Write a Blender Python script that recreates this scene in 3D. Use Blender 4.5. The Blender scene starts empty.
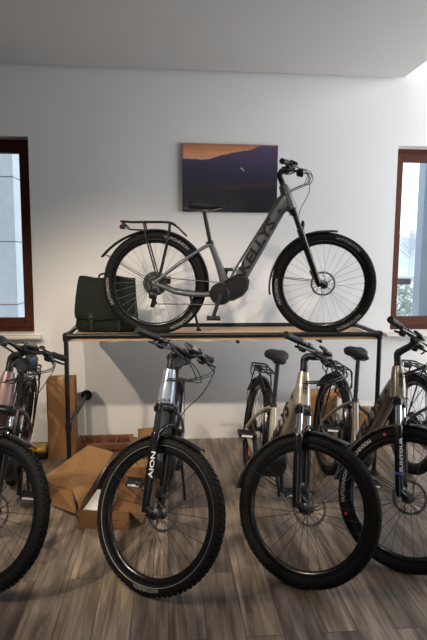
import bpy, math, random
from mathutils import Vector as V, Matrix as M
random.seed(4)
C = bpy.context.scene.collection
PI = math.pi
rad = math.radians

# ------------------------------------------------------------------ materials
MATS = {}
def mat(name, col, rough=.5, metal=0., spec=.5, noise=0., nscale=40., bump=0., bscale=200., coat=0., sheen=0.):
    if name in MATS: return MATS[name]
    m = bpy.data.materials.new(name); m.use_nodes = True
    nt = m.node_tree; b = nt.nodes['Principled BSDF']
    b.inputs['Base Color'].default_value = (*col, 1); b.inputs['Roughness'].default_value = rough
    b.inputs['Metallic'].default_value = metal; b.inputs['Specular IOR Level'].default_value = spec
    b.inputs['Coat Weight'].default_value = coat; b.inputs['Coat Roughness'].default_value = .1
    if sheen: b.inputs['Sheen Weight'].default_value = sheen
    tc = nt.nodes.new('ShaderNodeTexCoord')
    if noise:
        n = nt.nodes.new('ShaderNodeTexNoise'); n.inputs['Scale'].default_value = nscale; n.inputs['Detail'].default_value = 4
        nt.links.new(tc.outputs['Object'], n.inputs['Vector'])
        mx = nt.nodes.new('ShaderNodeMix'); mx.data_type = 'RGBA'
        mx.inputs[6].default_value = (*[c*(1-noise) for c in col], 1); mx.inputs[7].default_value = (*[min(1, c*(1+noise)) for c in col], 1)
        nt.links.new(n.outputs['Fac'], mx.inputs[0]); nt.links.new(mx.outputs[2], b.inputs['Base Color'])
    if bump:
        n2 = nt.nodes.new('ShaderNodeTexNoise'); n2.inputs['Scale'].default_value = bscale; n2.inputs['Detail'].default_value = 3
        nt.links.new(tc.outputs['Object'], n2.inputs['Vector'])
        bp = nt.nodes.new('ShaderNodeBump'); bp.inputs['Strength'].default_value = bump; bp.inputs['Distance'].default_value = .003
        nt.links.new(n2.outputs['Fac'], bp.inputs['Height']); nt.links.new(bp.outputs['Normal'], b.inputs['Normal'])
    MATS[name] = m
    return m

RUBBER = mat('tyre rubber', (.0065, .0065, .007), .75, spec=.16, noise=.25, nscale=60, bump=.15, bscale=500)
GRIPR = mat('grip rubber', (.008, .008, .008), .6, spec=.3, bump=.4, bscale=300)
PLAST = mat('black plastic', (.007, .007, .0075), .42, spec=.35, noise=.15)
GLOSS = mat('gloss black paint', (.005, .005, .006), .2, spec=.4, coat=.15)
SATIN = mat('satin black metal', (.009, .009, .0095), .36, metal=.1, spec=.4, noise=.1)
STEEL = mat('brushed steel', (.42, .42, .43), .3, metal=1, noise=.15, nscale=90)
CHROME = mat('polished stanchion', (.85, .86, .88), .1, metal=1)
DARKST = mat('dark steel', (.10, .10, .105), .34, metal=.9, noise=.2)
SPOKE = mat('black spoke steel', (.05, .05, .052), .3, metal=.6)
SPOKES = mat('silver spoke steel', (.30, .30, .31), .35, metal=.7)
SADDLE = mat('saddle cover', (.009, .009, .0095), .55, spec=.3, noise=.2, bump=.2, bscale=300)
WHITEP = mat('white print', (.62, .62, .62), .5)
GREYP = mat('grey print', (.20, .20, .20), .5)
BLACKP = mat('black print', (.005, .005, .006), .55, spec=.3)
REDP = mat('red print', (.45, .02, .04), .5)
BLUEP = mat('blue print', (.015, .06, .30), .45)
ORANGE = mat('orange reflector', (.85, .20, .015), .25, coat=.5)
REDL = mat('red lens', (.22, .01, .01), .2, coat=.5)
WREF = mat('white reflector', (.7, .7, .68), .25)
LENS = mat('lamp lens', (.06, .075, .12), .08, coat=1)
CHAIN = mat('chain steel', (.30, .27, .22), .35, metal=.9)
FR_GREY = mat('slate grey frame paint', (.068, .070, .077), .36, metal=.15, coat=.35, noise=.06)
FR_SILV = mat('silver blue frame paint', (.25, .29, .37), .3, metal=.45, coat=.5, noise=.05)
FR_CHAMP = mat('champagne frame paint', (.42, .39, .31), .28, metal=.45, coat=.5, noise=.05)
FR_BRONZ = mat('bronze grey frame paint', (.20, .175, .14), .28, metal=.5, coat=.5, noise=.05)
FR_MAUVE = mat('dusty mauve frame paint', (.155, .097, .092), .38, metal=.2, coat=.3, noise=.05)
FR_GRAPH = mat('graphite frame paint', (.10, .10, .10), .3, metal=.4, coat=.4)
CARD = mat('brown cardboard', (.205, .105, .045), .8, spec=.2, noise=.12, nscale=9, bump=.1, bscale=90)
CARDI = mat('inner cardboard', (.225, .122, .053), .85, spec=.2, noise=.1, nscale=12)
WOODD = mat('dark red wood', (.16, .065, .03), .5, noise=.35, nscale=18)
FOAM = mat('white packing foam', (.62, .62, .60), .8, bump=.2, bscale=250)
PIPE = mat('black steel pipe', (.008, .008, .009), .36, spec=.4, noise=.2, nscale=25)
BAGM = mat('dark green canvas', (.005, .0088, .0062), .8, spec=.25, noise=.25, nscale=120, bump=.35, bscale=400)
BAGS = mat('green webbing', (.0055, .0075, .006), .7, bump=.3, bscale=600)

# ------------------------------------------------------------------ mesh builder
class MB:
    def __init__(s): s.v = []; s.f = []
    def add(s, vs, fs):
        o = len(s.v); s.v += [V(p) for p in vs]; s.f += [[i+o for i in f] for f in fs]; return s
    def rings(s, rs, cap=True, closed=False):
        n = len(rs[0]); vs = [p for r in rs for p in r]; fs = []
        m = len(rs)
        for i in range(m if closed else m-1):
            a = i*n; b = ((i+1) % m)*n
            for k in range(n):
                k2 = (k+1) % n
                fs.append([a+k, a+k2, b+k2, b+k])
        if cap and not closed:
            fs.append(list(range(n))[::-1]); fs.append([(m-1)*n+k for k in range(n)])
        return s.add(vs, fs)
    def tube(s, pts, r, n=10, closed=False, cap=True):
        pts = [V(p) for p in pts]; m = len(pts)
        rs = [r]*m if not isinstance(r, (list, tuple)) else list(r)
        T = []
        for i in range(m):
            if closed: d = pts[(i+1) % m]-pts[i-1]
            else: d = pts[min(i+1, m-1)]-pts[max(i-1, 0)]
            T.append(d.normalized())
        up = V((0, 0, 1)) if abs(T[0].z) < .9 else V((1, 0, 0))
        nrm = (up-T[0]*up.dot(T[0])).normalized(); out = []
        for i in range(m):
            if i:
                nrm = T[i-1].rotation_difference(T[i]) @ nrm
                nrm = (nrm-T[i]*nrm.dot(T[i])).normalized()
            b = T[i].cross(nrm)
            out.append([pts[i]+(nrm*math.cos(2*PI*k/n)+b*math.sin(2*PI*k/n))*rs[i] for k in range(n)])
        return s.rings(out, cap, closed)
    def box(s, c, d, mt=None):
        c = V(c); h = [x/2 for x in d]
        vs = [V((sx*h[0], sy*h[1], sz*h[2])) for sx in (-1, 1) for sy in (-1, 1) for sz in (-1, 1)]
        if mt: vs = [mt @ p for p in vs]
        return s.add([p+c for p in vs], [[0, 1, 3, 2], [4, 6, 7, 5], [0, 4, 5, 1], [2, 3, 7, 6], [0, 2, 6, 4], [1, 5, 7, 3]])
    def bbox(s, c, d, bev, mt=None):
        """box with chamfered edges"""
        c = V(c); hx, hy, hz = [x/2 for x in d]; b = min(bev, hx*.9, hy*.9, hz*.9)
        def ring(ix, iy, z):
            p = [(hx-ix-b, hy-iy), (hx-ix, hy-iy-b), (hx-ix, -hy+iy+b), (hx-ix-b, -hy+iy), (-hx+ix+b, -hy+iy), (-hx+ix, -hy+iy+b), (-hx+ix, hy-iy-b), (-hx+ix+b, hy-iy)]
            return [V((x, y, z)) for x, y in p][::-1]
        rs = [ring(b*.7, b*.7, -hz), ring(0, 0, -hz+b), ring(0, 0, hz-b), ring(b*.7, b*.7, hz)]
        if mt: rs = [[mt @ p for p in r] for r in rs]
        return s.rings([[p+c for p in r] for r in rs])
    def lathe(s, prof, n, c=(0, 0, 0), closed=True, a0=0, a1=2*PI):
        """profile of (radius, y) swept about the local y axis"""
        c = V(c); full = abs(a1-a0-2*PI) < 1e-6
        k = n if full else n+1
        rs = []
        for i in range(k):
            a = a0+(a1-a0)*i/n
            rs.append([V((r*math.cos(a), y, r*math.sin(a)))+c for r, y in prof])
        if closed: return s.rings(rs, cap=not full, closed=full)
        m = len(prof); vs = [p for r in rs for p in r]; fs = []
        for i in range(k if full else k-1):
            j = (i+1) % k
            for q in range(m-1): fs.append([i*m+q, i*m+q+1, j*m+q+1, j*m+q])
        return s.add(vs, fs)
    def cyl(s, a, b, r, n=16, r2=None): return s.tube([a, b], [r, r if r2 is None else r2], n)
    def prism(s, poly, half, inset=0., mid=.7, y0=0.):
        """outline in x,z extruded along y, with softened edges"""
        cx = sum(p[0] for p in poly)/len(poly); cz = sum(p[1] for p in poly)/len(poly)
        def ring(y, q):
            out = []
            for x, z in poly:
                d = math.hypot(x-cx, z-cz) or 1
                f = max(0, 1-q/d); out.append(V((cx+(x-cx)*f, y0+y, cz+(z-cz)*f)))
            return out
        if inset: rs = [ring(-half, inset), ring(-half*mid, 0), ring(half*mid, 0), ring(half, inset)]
        else: rs = [ring(-half, 0), ring(half, 0)]
        return s.rings(rs)
    def xf(s, m): s.v = [m @ p for p in s.v]; return s
    def build(s, name, m, parent=None, angle=35, smooth=True):
        me = bpy.data.meshes.new(name); me.from_pydata([tuple(p) for p in s.v], [], s.f); me.update()
        import bmesh
        bm = bmesh.new(); bm.from_mesh(me); bmesh.ops.recalc_face_normals(bm, faces=bm.faces); bm.to_mesh(me); bm.free()
        me.materials.append(m)
        if smooth:
            me.polygons.foreach_set('use_smooth', [True]*len(me.polygons))
            me.set_sharp_from_angle(angle=rad(angle))
        o = bpy.data.objects.new(name, me); C.objects.link(o)
        if parent: o.parent = parent
        return o

def tag(o, label=None, cat=None, group=None, kind=None):
    if label: o['label'] = label
    if cat: o['category'] = cat
    if group: o['group'] = group
    if kind: o['kind'] = kind
    return o
def empty(name, loc=(0, 0, 0), rz=0):
    o = bpy.data.objects.new(name, None); C.objects.link(o); o.location = loc; o.rotation_euler = (0, 0, rz)
    o.empty_display_size = .1
    return o
def struct(o): o['kind'] = 'structure'; return o

def text_geo(txt, size, bold=0., extrude=.0006, shear=0., space=1., sub=0):
    cu = bpy.data.curves.new('lettering', 'FONT'); cu.body = txt; cu.size = size; cu.extrude = extrude; cu.offset = bold
    cu.shear = shear; cu.space_character = space; cu.align_x = 'CENTER'; cu.align_y = 'CENTER'; cu.resolution_u = 3
    o = bpy.data.objects.new('lettering', cu); C.objects.link(o)
    dg = bpy.context.evaluated_depsgraph_get(); dg.update()
    me = o.evaluated_get(dg).to_mesh()
    if sub:
        import bmesh
        bm = bmesh.new(); bm.from_mesh(me); bmesh.ops.triangulate(bm, faces=bm.faces)
        bmesh.ops.subdivide_edges(bm, edges=bm.edges, cuts=sub, use_grid_fill=True); bm.verts.index_update()
        vs = [v.co.copy() for v in bm.verts]; fs = [[v.index for v in f.verts] for f in bm.faces]; bm.free()
    else:
        vs = [v.co.copy() for v in me.vertices]; fs = [list(p.vertices) for p in me.polygons]
    o.evaluated_get(dg).to_mesh_clear(); bpy.data.objects.remove(o); bpy.data.curves.remove(cu)
    return vs, fs
def text_mb(txt, size, fn, **k):
    vs, fs = text_geo(txt, size, **k); mb = MB(); mb.add([fn(p.x, p.y, p.z) for p in vs], fs); return mb

def catmull(pts, n=8):
    pts = [V(p) for p in pts]; P = [pts[0]*2-pts[1]]+pts+[pts[-1]*2-pts[-2]]; out = []
    for i in range(1, len(P)-2):
        for k in range(n):
            t = k/n; a, b, c, d = P[i-1], P[i], P[i+1], P[i+2]
            out.append(.5*((2*b)+(c-a)*t+(2*a-5*b+4*c-d)*t*t+(3*b-a-3*c+d)*t**3))
    out.append(pts[-1]); return out

# ------------------------------------------------------------------ bicycle
R = .372                      # wheel radius with tyre
RS = .030                     # tyre section radius
RC = R-RS                     # tyre centre line radius
RA = V((0, 0, R)); FA = V((1.215, 0, R))
BB = V((.468, 0, .305))
HT = V((.905, 0, 1.068)); HB = V((.966, 0, .906))
SD = (HB-HT).normalized()     # steering axis, downwards
SN = V((-SD.z, 0, SD.x))      # forward normal of the steering axis in the x,z plane
BAR = V((.962, 0, 1.185))     # handlebar clamp

def steer_m(d): return M.Translation(HB) @ M.Rotation(d, 4, -SD) @ M.Translation(-HB)

def superring(c, ux, uy, a, b, n=20, e=2.8):
    out = []
    for k in range(n):
        t = 2*PI*k/n; ct, st = math.cos(t), math.sin(t)
        x = math.copysign(abs(ct)**(2/e), ct)*a; y = math.copysign(abs(st)**(2/e), st)*b
        out.append(c+ux*x+uy*y)
    return out
def rrtube(mb, path, e=2.8):
    """path: (x, z, in-plane half width, lateral half width)"""
    pts = [V((p[0], 0, p[1])) for p in path]; rs = []
    for i, p in enumerate(path):
        d = (pts[min(i+1, len(pts)-1)]-pts[max(i-1, 0)]).normalized()
        nrm = V((-d.z, 0, d.x))
        rs.append(superring(pts[i], nrm, V((0, 1, 0)), p[2], p[3], e=e))
    mb.rings(rs)

def wheel(root, name, centre, xm, knobby, rear, spoke_mat, reflect=(), texts=(), stripe=False, text_mat=WHITEP, a_off=0.):
    T = M.Translation(centre)
    fin = (xm @ T) if xm else T
    # rim is the wheel's own mesh, everything else on it is a sub-part
    rim = MB(); rim.lathe([(.318, -.015), (.318, .015), (.308, .0165), (.292, .012), (.288, .005), (.288, -.005), (.292, -.012), (.308, -.0165)], 72)
    ro = rim.xf(fin).build(name, GLOSS, root, 50)
    ty = MB(); prof = []
    for k in range(18):
        t = 2*PI*k/18
        rr = RS*(.93 if abs(math.sin(t)) > .8 else 1)
        prof.append((RC-.0015+math.cos(t)*(RS-(.004 if knobby else .0015)), math.sin(t)*rr*(1.05 if knobby else .98)))
    ty.lathe(prof, 72)
    nb = 78 if knobby else 92
    kh = .0048 if knobby else .0018
    for i in range(nb):
        for row, ph in ((0, 18), (0, -18), (1, 48), (1, -48)) if knobby else ((0, 20), (0, -20), (1, 45), (1, -45)):
            a = 2*PI*(i+(.5 if row else 0)+(.25 if ph > 0 else -.25))/nb
            p = rad(ph); w = RS*.36 if knobby else RS*.44; ln = 2*PI*R/nb*(.56 if knobby else .7)
            rr = RS-.0035 if knobby else RS-.001
            base = V((RC+math.cos(p)*rr, math.sin(p)*rr*1.03, 0)); nr = V((math.cos(p), math.sin(p), 0)); tg = V((-math.sin(p), math.cos(p), 0)); az = V((0, 0, 1))
            sk = .35*ln*(1 if ph > 0 else -1)
            q = []
            for h, sc in ((0, 1), (kh, .78)):
                for sx, sz in ((-1, -1), (1, -1), (1, 1), (-1, 1)):
                    q.append(base+nr*h+tg*(w/2*sx*sc)+az*(ln/2*sz*sc+sk*sx*(.5 if not knobby else .15)))
            ca, sa = math.cos(a), math.sin(a)
            q = [V((v.x*ca-v.z*sa, v.y, v.x*sa+v.z*ca)) for v in q]
            ty.add(q, [[4, 5, 6, 7], [0, 1, 5, 4], [1, 2, 6, 5], [2, 3, 7, 6], [3, 0, 4, 7]])
    ty.xf(fin).build('tyre', RUBBER, ro, 40)
    # hub and spokes
    hb = MB(); hw = .068 if rear else .055
    hb.lathe([(.011, -hw), (.013, -hw+.01), (.013, -.040), (.029, -.036), (.029, -.030), (.016, -.024), (.016, .024), (.029, .030), (.029, .036), (.013, .040), (.013, hw-.01), (.011, hw), (.001, hw), (.001, -hw)], 24)
    hb.xf(fin).build('hub', DARKST, ro, 40)
    sp = MB(); ns = 32
    for i in range(ns):
        side = 1 if i % 2 else -1; ar = 2*PI*i/ns+a_off; tw = rad(38)*(1 if (i//2) % 2 else -1)
        a = V((.027*math.cos(ar+tw), side*.033, .027*math.sin(ar+tw))); b = V((.290*math.cos(ar), side*.004, .290*math.sin(ar)))
        sp.cyl(a, b, .00125, 5)
        sp.cyl(b+(a-b).normalized()*.014, b, .0024, 5)
    sp.xf(fin).build('spokes', spoke_mat, ro)
    # brake disc
    bd = MB(); yd = .044; n = 40; rD = .090 if not rear else .082
    bd.lathe([(rD, yd-.001), (rD, yd+.001), (rD-.014, yd+.001), (rD-.014, yd-.001)], 60)
    for i in range(6):
        a = 2*PI*i/6; b = a+.5
        p0 = V((.024*math.cos(a), yd, .024*math.sin(a))); p1 = V(((rD-.012)*math.cos(b), yd, (rD-.012)*math.sin(b)))
        pm = (p0+p1)*.5+V((math.cos(b), 0, math.sin(b)))*.004
        bd.tube([p0, pm, p1], .0034, 6)
    bd.lathe([(.028, yd-.003), (.028, yd+.003), (.016, yd+.003), (.016, yd-.003)], 24)
    for i in range(12):      # studs round the braking ring
        a = 2*PI*i/12+.2
        bd.lathe([(.0045, yd-.0018), (.0045, yd+.0018), (.001, yd+.0018), (.001, yd-.0018)], 8, ((rD-.007)*math.cos(a), 0, (rD-.007)*math.sin(a)))
    bd.xf(fin).build('brake_disc', STEEL, ro, 40)
    if rear:
        cs = MB()
        for k in range(9):
            r0 = .024+.0082*k; y = -.052+.0042*k
            nt = 14+3*k; pr = []
            for j in range(nt*2):
                a = 2*PI*j/(nt*2); q = r0*(1.0 if j % 2 else .95)
                pr.append((q*math.cos(a), q*math.sin(a)))
            cs.prism(pr, .0010, y0=y)
        cs.lathe([(.022, -.055), (.022, -.018), (.001, -.018), (.001, -.055)], 16)
        cs.xf(fin).build('cassette', DARKST, ro, 40)
    for a in reflect:
        rf = MB(); mt = M.Rotation(-a, 4, 'Y')
        rf.bbox((0, 0, 0), (.024, .014, .105), .004); rf.xf(M.Translation((.262*math.cos(a), 0, .262*math.sin(a))) @ mt)
        rf.xf(fin).build('spoke_reflector', ORANGE, ro, 40)
    if stripe:
        st = MB()
        for sd in (-1, 1):
            rr = []
            for r in (.3275, .3305):
                rr.append((r, sd*(math.sqrt(max(1e-8, (RS*1.05)**2-(r-RC)**2))+.0003)))
            st.lathe(rr, 72, closed=False)
        st.xf(fin).build('reflective_stripe', mat('reflective band', (.17, .17, .175), .4), ro)
    for (txt, a0, side, size, tm) in texts:
        if txt == '@':
            r_ = RC-.002; q_ = math.sqrt((RS*1.03)**2-(r_-RC)**2)+.0006; dm = MB()
            dm.lathe([(.0085, q_), (.0085, q_+.0006), (.0005, q_+.0006), (.0005, q_)], 14)
            dm.xf(M.Translation((r_*math.cos(a0), 0, r_*math.sin(a0)))).xf(M.Scale(side, 4, (0, 1, 0))).xf(fin).build('logo_mark', tm, ro)
            continue
        def fn(x, y, z):
            a = a0+side*x/RC
            r = RC-.002+y
            q = math.sqrt(max(1e-8, (RS*1.03)**2-(r-RC)**2))+.0006+z
            return V((r*math.cos(a), side*q, r*math.sin(a)))
        text_mb(txt, size, fn, bold=.0006).xf(fin).build('lettering', tm, ro, smooth=False)
    return ro

def bike(name, label, paint, xy, head, lean, steer, z=0., drop=0., rise=0., text_yaw=-.8, knobby=False, crank=-100, saddle_drop=0., spoke_mat=SPOKE,
         stanch=SATIN, fork_text=None, down_text=True, tube_text=False, emblem=False, rear_ref=(), headlight=True, front_texts=(), rear_texts=(),
         stripe=False, ref='front', curl=False, group=None, fork_blue=False, rack=True, saddle=True, dtext_mat=BLACKP):
    root = empty(name); tag(root, label, 'bicycle', group)
    HT, HB, BAR = [p+SD*drop for p in (V((.905, 0, 1.068)), V((.966, 0, .906)), V((.962, 0, 1.185)))]
    BAR = BAR-SD*rise
    S = M.Translation(HB) @ M.Rotation(steer, 4, -SD) @ M.Translation(-HB)
    part = lambda mb, n, m, p=root, st=False, **k: (mb.xf(S) if st else mb).build(n, m, p, **k)
    # ---- frame
    fr = MB()
    dd = SD*drop; dx = lambda x, z, a, b, k: (x+dd.x*k, z+dd.z*k, a, b)
    rrtube(fr, [dx(.585, .385, .060, .046, 0), dx(.62, .455, .060, .044, .05), dx(.72, .626, .056, .043, .3), dx(.82, .797, .050, .042, .65), dx(.872, .893, .050, .041, .85), dx(.908, .945, .056, .040, 1), dx(.935, .985, .046, .037, 1)])
    fr.tube([HT-SD*.002, HT+SD*.05, HT+SD*.12, HB, HB+SD*.006], [.030, .0375, .0425, .0435, .038], 24)
    rrtube(fr, [(.515, .345, .046, .032), (.487, .42, .031, .023), (.448, .53, .024, .0205), (.392, .672, .0205, .0195)], e=2.2)
    for s in (-1, 1):
        fr.tube(catmull([(0, s*.072, R), (.06, s*.070, .352), (.14, s*.062, .318), (.28, s*.050, .298), (.40, s*.040, .300), (.47, s*.034, .315)], 5), [.013]*5+[.016]*5+[.019]*10+[.021]*6, 12)
        fr.tube(catmull([(.005, s*.072, R+.006), (.03, s*.072, .405), (.20, s*.058, .535), (.355, s*.026, .634), (.405, s*.012, .648)], 5), .0122, 10)
        fr.bbox((.004, s*.073, R), (.045, .010, .05), .004)
    fo = part(fr, 'frame', paint, angle=40)
    if down_text:
        a = V((.600, 0, .420)); b = V((.895, 0, .925))+SD*drop; d = (b-a).normalized(); nn = V((-d.z, 0, d.x))
        for s in (-1, 1):
            for txt, size, t0, bo in (('KELLYS', .132, .245, .0045), ('K', .05, .545, .002)):
                cpt = a+d*t0
                def fn(x, y, z, s=s, cpt=cpt):
                    tt = t0+(-s)*x
                    wl = .0470-.0045*max(0, min(1, tt/.58))
                    return cpt+d*(-s*x if s > 0 else x)+nn*y*.72+V((0, s*(wl+.0006+z), 0))
                text_mb(txt, size, fn, bold=bo, shear=.15, space=1.02).build('lettering', dtext_mat, fo, smooth=False)
        # lighter battery cover line on the upper side of the tube
        bt = MB()
        for s in (-1, 1):
            bt.tube([a+d*.02+nn*.036+V((0, s*.040, 0)), a+d*.30+nn*.034+V((0, s*.038, 0)), a+d*.47+nn*.030+V((0, s*.035, 0))], .0022, 6)
        part(bt, 'battery_seam', BLACKP, fo)
    if tube_text or emblem:
        rt = .0432
        def fnh(x, y, z, c=None):
            t = x/rt
            return c+SN*(math.cos(t)*(rt+.0006+z))+V((0, 1, 0))*(math.sin(t)*(rt+.0006+z))-SD*y
        if tube_text:
            c = HB-SD*.012
            text_mb('KELLYS', .016, lambda x, y, z: fnh(x, y, z, c), bold=.0004).build('lettering', BLACKP, fo, smooth=False)
        if emblem:
            e = MB(); c = HT+SD*.085
            for x0, x1, y0, y1 in ((-.013, -.009, -.030, .026), (.007, .011, -.030, .026), (-.013, .011, .020, .026), (-.013, .011, -.004, .002), (-.002, .002, -.036, .030)):
                q = []
                for zz in (0, .0012):
                    for x, y in ((x0, y0), (x1, y0), (x1, y1), (x0, y1)): q.append(fnh(x, y, zz, c))
                e.add(q, [[0, 1, 2, 3], [4, 5, 6, 7], [0, 1, 5, 4], [1, 2, 6, 5], [2, 3, 7, 6], [3, 0, 4, 7]])
            part(e, 'emblem', BLACKP, fo)
    # ---- motor
    mo = MB(); mo.prism([(.425, .300), (.445, .268), (.50, .248), (.565, .254), (.630, .288), (.668, .340), (.676, .400), (.645, .446), (.590, .445), (.545, .420), (.50, .395), (.455, .362), (.430, .335)], .066, .016, .72)
    mt_ = part(mo, 'motor', PLAST, angle=45)
    mc = MB(); mc.lathe([(.048, -.071), (.048, -.064), (.001, -.064), (.001, -.072)], 28, (.575, 0, .335)); part(mc, 'motor_cover', SATIN, mt_)
    # ---- drivetrain
    cr = MB(); nt = 38; pr = []
    for j in range(nt*2):
        a = 2*PI*j/(nt*2); q = .081 if j % 2 else .0765
        pr.append((BB.x+q*math.cos(a), BB.z+q*math.sin(a)))
    cr.prism(pr, .0016, y0=-.070)
    cr.lathe([(.058, -.074), (.062, -.071), (.058, -.068), (.001, -.068), (.001, -.075)], 28, BB)
    part(cr, 'chainring', SATIN, angle=30)
    ch = MB()
    up = [(BB.x, -.062, BB.z+.079), (.0, -.040, R+.048)]; lo = [(BB.x, -.062, BB.z-.079), (.02, -.040, R-.145)]
    ch.tube(up, .0038, 6); ch.tube(lo, .0038, 6)
    arc = [(BB.x+.0795*math.cos(a), -.062, BB.z+.0795*math.sin(a)) for a in [rad(90-180*i/16) for i in range(17)]]; ch.tube(arc, .0038, 6)
    arc = [(-.047*math.sin(PI*i/14), -.040, R+.046*math.cos(PI*i/14)) for i in range(15)]; ch.tube(arc, .0038, 6)
    ch.tube(catmull([(0, -.040, R-.046), (-.015, -.042, R-.075), (.012, -.042, R-.095), (-.012, -.042, R-.125), (.02, -.040, R-.145)], 5), .0038, 6)
    part(ch, 'chain', CHAIN)
    dr = MB(); dr.bbox((.004, -.074, R-.040), (.060, .026, .060), .010); dr.bbox((-.012, -.072, R-.080), (.060, .026, .050), .010); dr.bbox((-.008, -.056, R-.120), (.032, .012, .10), .006, M.Rotation(rad(14), 3, 'Y'))
    for zz in (-.085, -.135): dr.lathe([(.019, -.049), (.019, -.043), (.003, -.043), (.003, -.049)], 16, (-.004, 0, R+zz))
    part(dr, 'derailleur', PLAST)
    for s in (-1, 1):
        a = rad(crank) if s < 0 else rad(crank)+PI
        e = BB+V((math.cos(a)*.17, s*.098, math.sin(a)*.17)); b0 = BB+V((0, s*.080, 0))
        ca = MB(); ca.tube([b0, b0*.5+e*.5+V((0, s*.004, 0)), e], [.019, .0135, .0145], 12); ca.cyl(BB+V((0, s*.066, 0)), BB+V((0, s*.094, 0)), .021, 16)
        cao = part(ca, 'crank_arm', SATIN)
        pd = MB(); c = e+V((0, s*.060, 0))
        pd.cyl(e, c+V((0, s*.045, 0)), .010, 10)
        for q in (-1, 1):
            pd.bbox(c+V((q*.042, 0, 0)), (.012, .096, .024), .003); pd.bbox(c+V((0, q*.044, 0)), (.094, .010, .022), .003)
            pd.bbox(c+V((q*.022, 0, 0)), (.010, .088, .014), .002)
        part(pd, 'pedal', PLAST, cao)
        for q in (-1, 1):
            pf = MB(); pf.bbox(c+V((q*.0485, 0, 0)), (.004, .070, .013), .001)
            part(pf, 'pedal_reflector', WREF, cao)
    # ---- seat
    st0 = V((.392, 0, .672)); sdv = (st0-V((.487, 0, .42))).normalized()
    pdv = V((-.20, 0, .98)); sp1 = st0+pdv*(.222-saddle_drop)
    so = MB(); so.tube([st0-sdv*.06, st0+sdv*.002], .0160, 16); so.tube([st0, sp1], .0145, 16); so.tube([st0+pdv*.055, st0+pdv*.062], .0175, 16)
    part(so, 'seatpost', SATIN)
    cl = MB(); cl.tube([st0-sdv*.022, st0+sdv*.004], .0225, 20); cl.bbox(st0-sdv*.009+V((-.026, 0, 0)), (.018, .022, .016), .003); part(cl, 'seat_clamp', SATIN)
    sc = sp1+V((.022, 0, .035))
    sa = MB(); rs = []
    for x, w, zt, zb, in ((-.150, .046, .012, -.012), (-.140, .072, .030, -.028), (-.105, .082, .038, -.036), (-.06, .076, .034, -.034), (-.01, .052, .024, -.028), (.04, .034, .017, -.024), (.09, .025, .015, -.020), (.125, .019, .010, -.018), (.138, .010, .002, -.012)):
        ring = []
        for k in range(16):
            t = 2*PI*k/16; ct, sn = math.cos(t), math.sin(t)
            y = math.copysign(abs(ct)**.8, ct)*w; zc = (zt+zb)/2; h = (zt-zb)/2
            zz = zc+math.copysign(abs(sn)**.8, sn)*h
            if zz > zc: zz -= .006*max(0, 1-(y/(.3*w+.004))**2)*(1 if -.12 < x < .1 else 0)
            ring.append(sc+V((x*.9, y, zz)))
        rs.append(ring)
    sa.rings(rs); sao = part(sa, 'saddle', SADDLE, angle=60)
    sr = MB()
    for s in (-1, 1): sr.tube(catmull([sc+V((-.10, s*.035, -.02)), sc+V((-.06, s*.024, -.040)), sc+V((.02, s*.022, -.040)), sc+V((.10, s*.010, -.016))], 4), .0035, 6)
    sr.bbox(sp1+V((0, 0, 0)), (.045, .055, .018), .005); part(sr, 'saddle_rails', DARKST, sao)
    # ---- fork (steered)
    fk = MB(); cz = HB+SD*.022
    fk.tube([HB+SD*.004, HB+SD*.012], .034, 24)
    rs = []
    for y, w in ((-.078, .018), (-.062, .026), (-.03, .025), (0, .030), (.03, .025), (.062, .026), (.078, .018)):
        rs.append(superring(cz+V((0, y, 0))+SN*.004+SD*(.014*(abs(y)/.078)**2), SN, SD, w, .019, 14))
    fk.rings(rs)
    axs = FA-SN*.0   # axle
    off = (FA-HB)-SD*((FA-HB).dot(SD)); L = (FA-HB).dot(SD)
    legtop = lambda s, t: HB+SD*t+SN*.012+V((0, s*.066, 0))
    for s in (-1, 1):
        fk.tube([legtop(s, .012), legtop(s, .05)], [.0225, .0215], 16)
        fk.tube([legtop(s, .155), legtop(s, .165), legtop(s, .30), legtop(s, L-.05), legtop(s, L-.005)], [.021, .0235, .0225, .020, .017], 18)
        d0 = legtop(s, L-.03); fk.tube([d0, FA+V((0, s*.064, .004)), FA+V((0, s*.064, -.014))], [.016, .017, .012], 12)
    arch = [legtop(-1, .168)+SN*.012, legtop(-1, .135)+SN*.030+V((0, .012, 0)), legtop(-1, .115)+SN*.036+V((0, .04, 0)), legtop(1, .115)+SN*.036-V((0, .04, 0)), legtop(1, .135)+SN*.030-V((0, .012, 0)), legtop(1, .168)+SN*.012]
    fk.tube(catmull(arch, 5), .0105, 10)
    fk.cyl(FA+V((0, -.082, 0)), FA+V((0, .082, 0)), .0075, 10); fk.cyl(FA+V((0, -.090, 0)), FA+V((0, -.076, 0)), .011, 12)
    fko = part(fk, 'fork', GLOSS, st=True, angle=45)
    for s in (-1, 1):
        sn = MB(); sn.tube([legtop(s, .045), legtop(s, .158)], .0165, 18); part(sn, 'stanchion', stanch, fko, st=True)
        bt = MB(); bt.tube([legtop(s, -.002), legtop(s, .014)], [.012, .017], 14); part(bt, 'fork_cap', SATIN, fko, st=True)
    if fork_text:
        txt, size, tm = fork_text
        for s in (-1,):
            c0 = legtop(s, .31); rr = .0226
            for yaw in (0,):
                def fn(x, y, z):
                    t = -y/rr+text_yaw
                    return c0+SD*(-x*1.7)+SN*(math.cos(t)*(rr+.0008+z))+V((0, 1, 0))*(math.sin(t)*(rr+.0008+z))
                text_mb(txt, size, fn, bold=.0006, sub=3).xf(S).build('lettering', tm, fko, smooth=False)
        if fork_blue:
            bb = MB(); bb.tube([legtop(-1, .400), legtop(-1, .412)], .0226, 18)
            part(bb, 'blue_band', BLUEP, fko, st=True)
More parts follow.
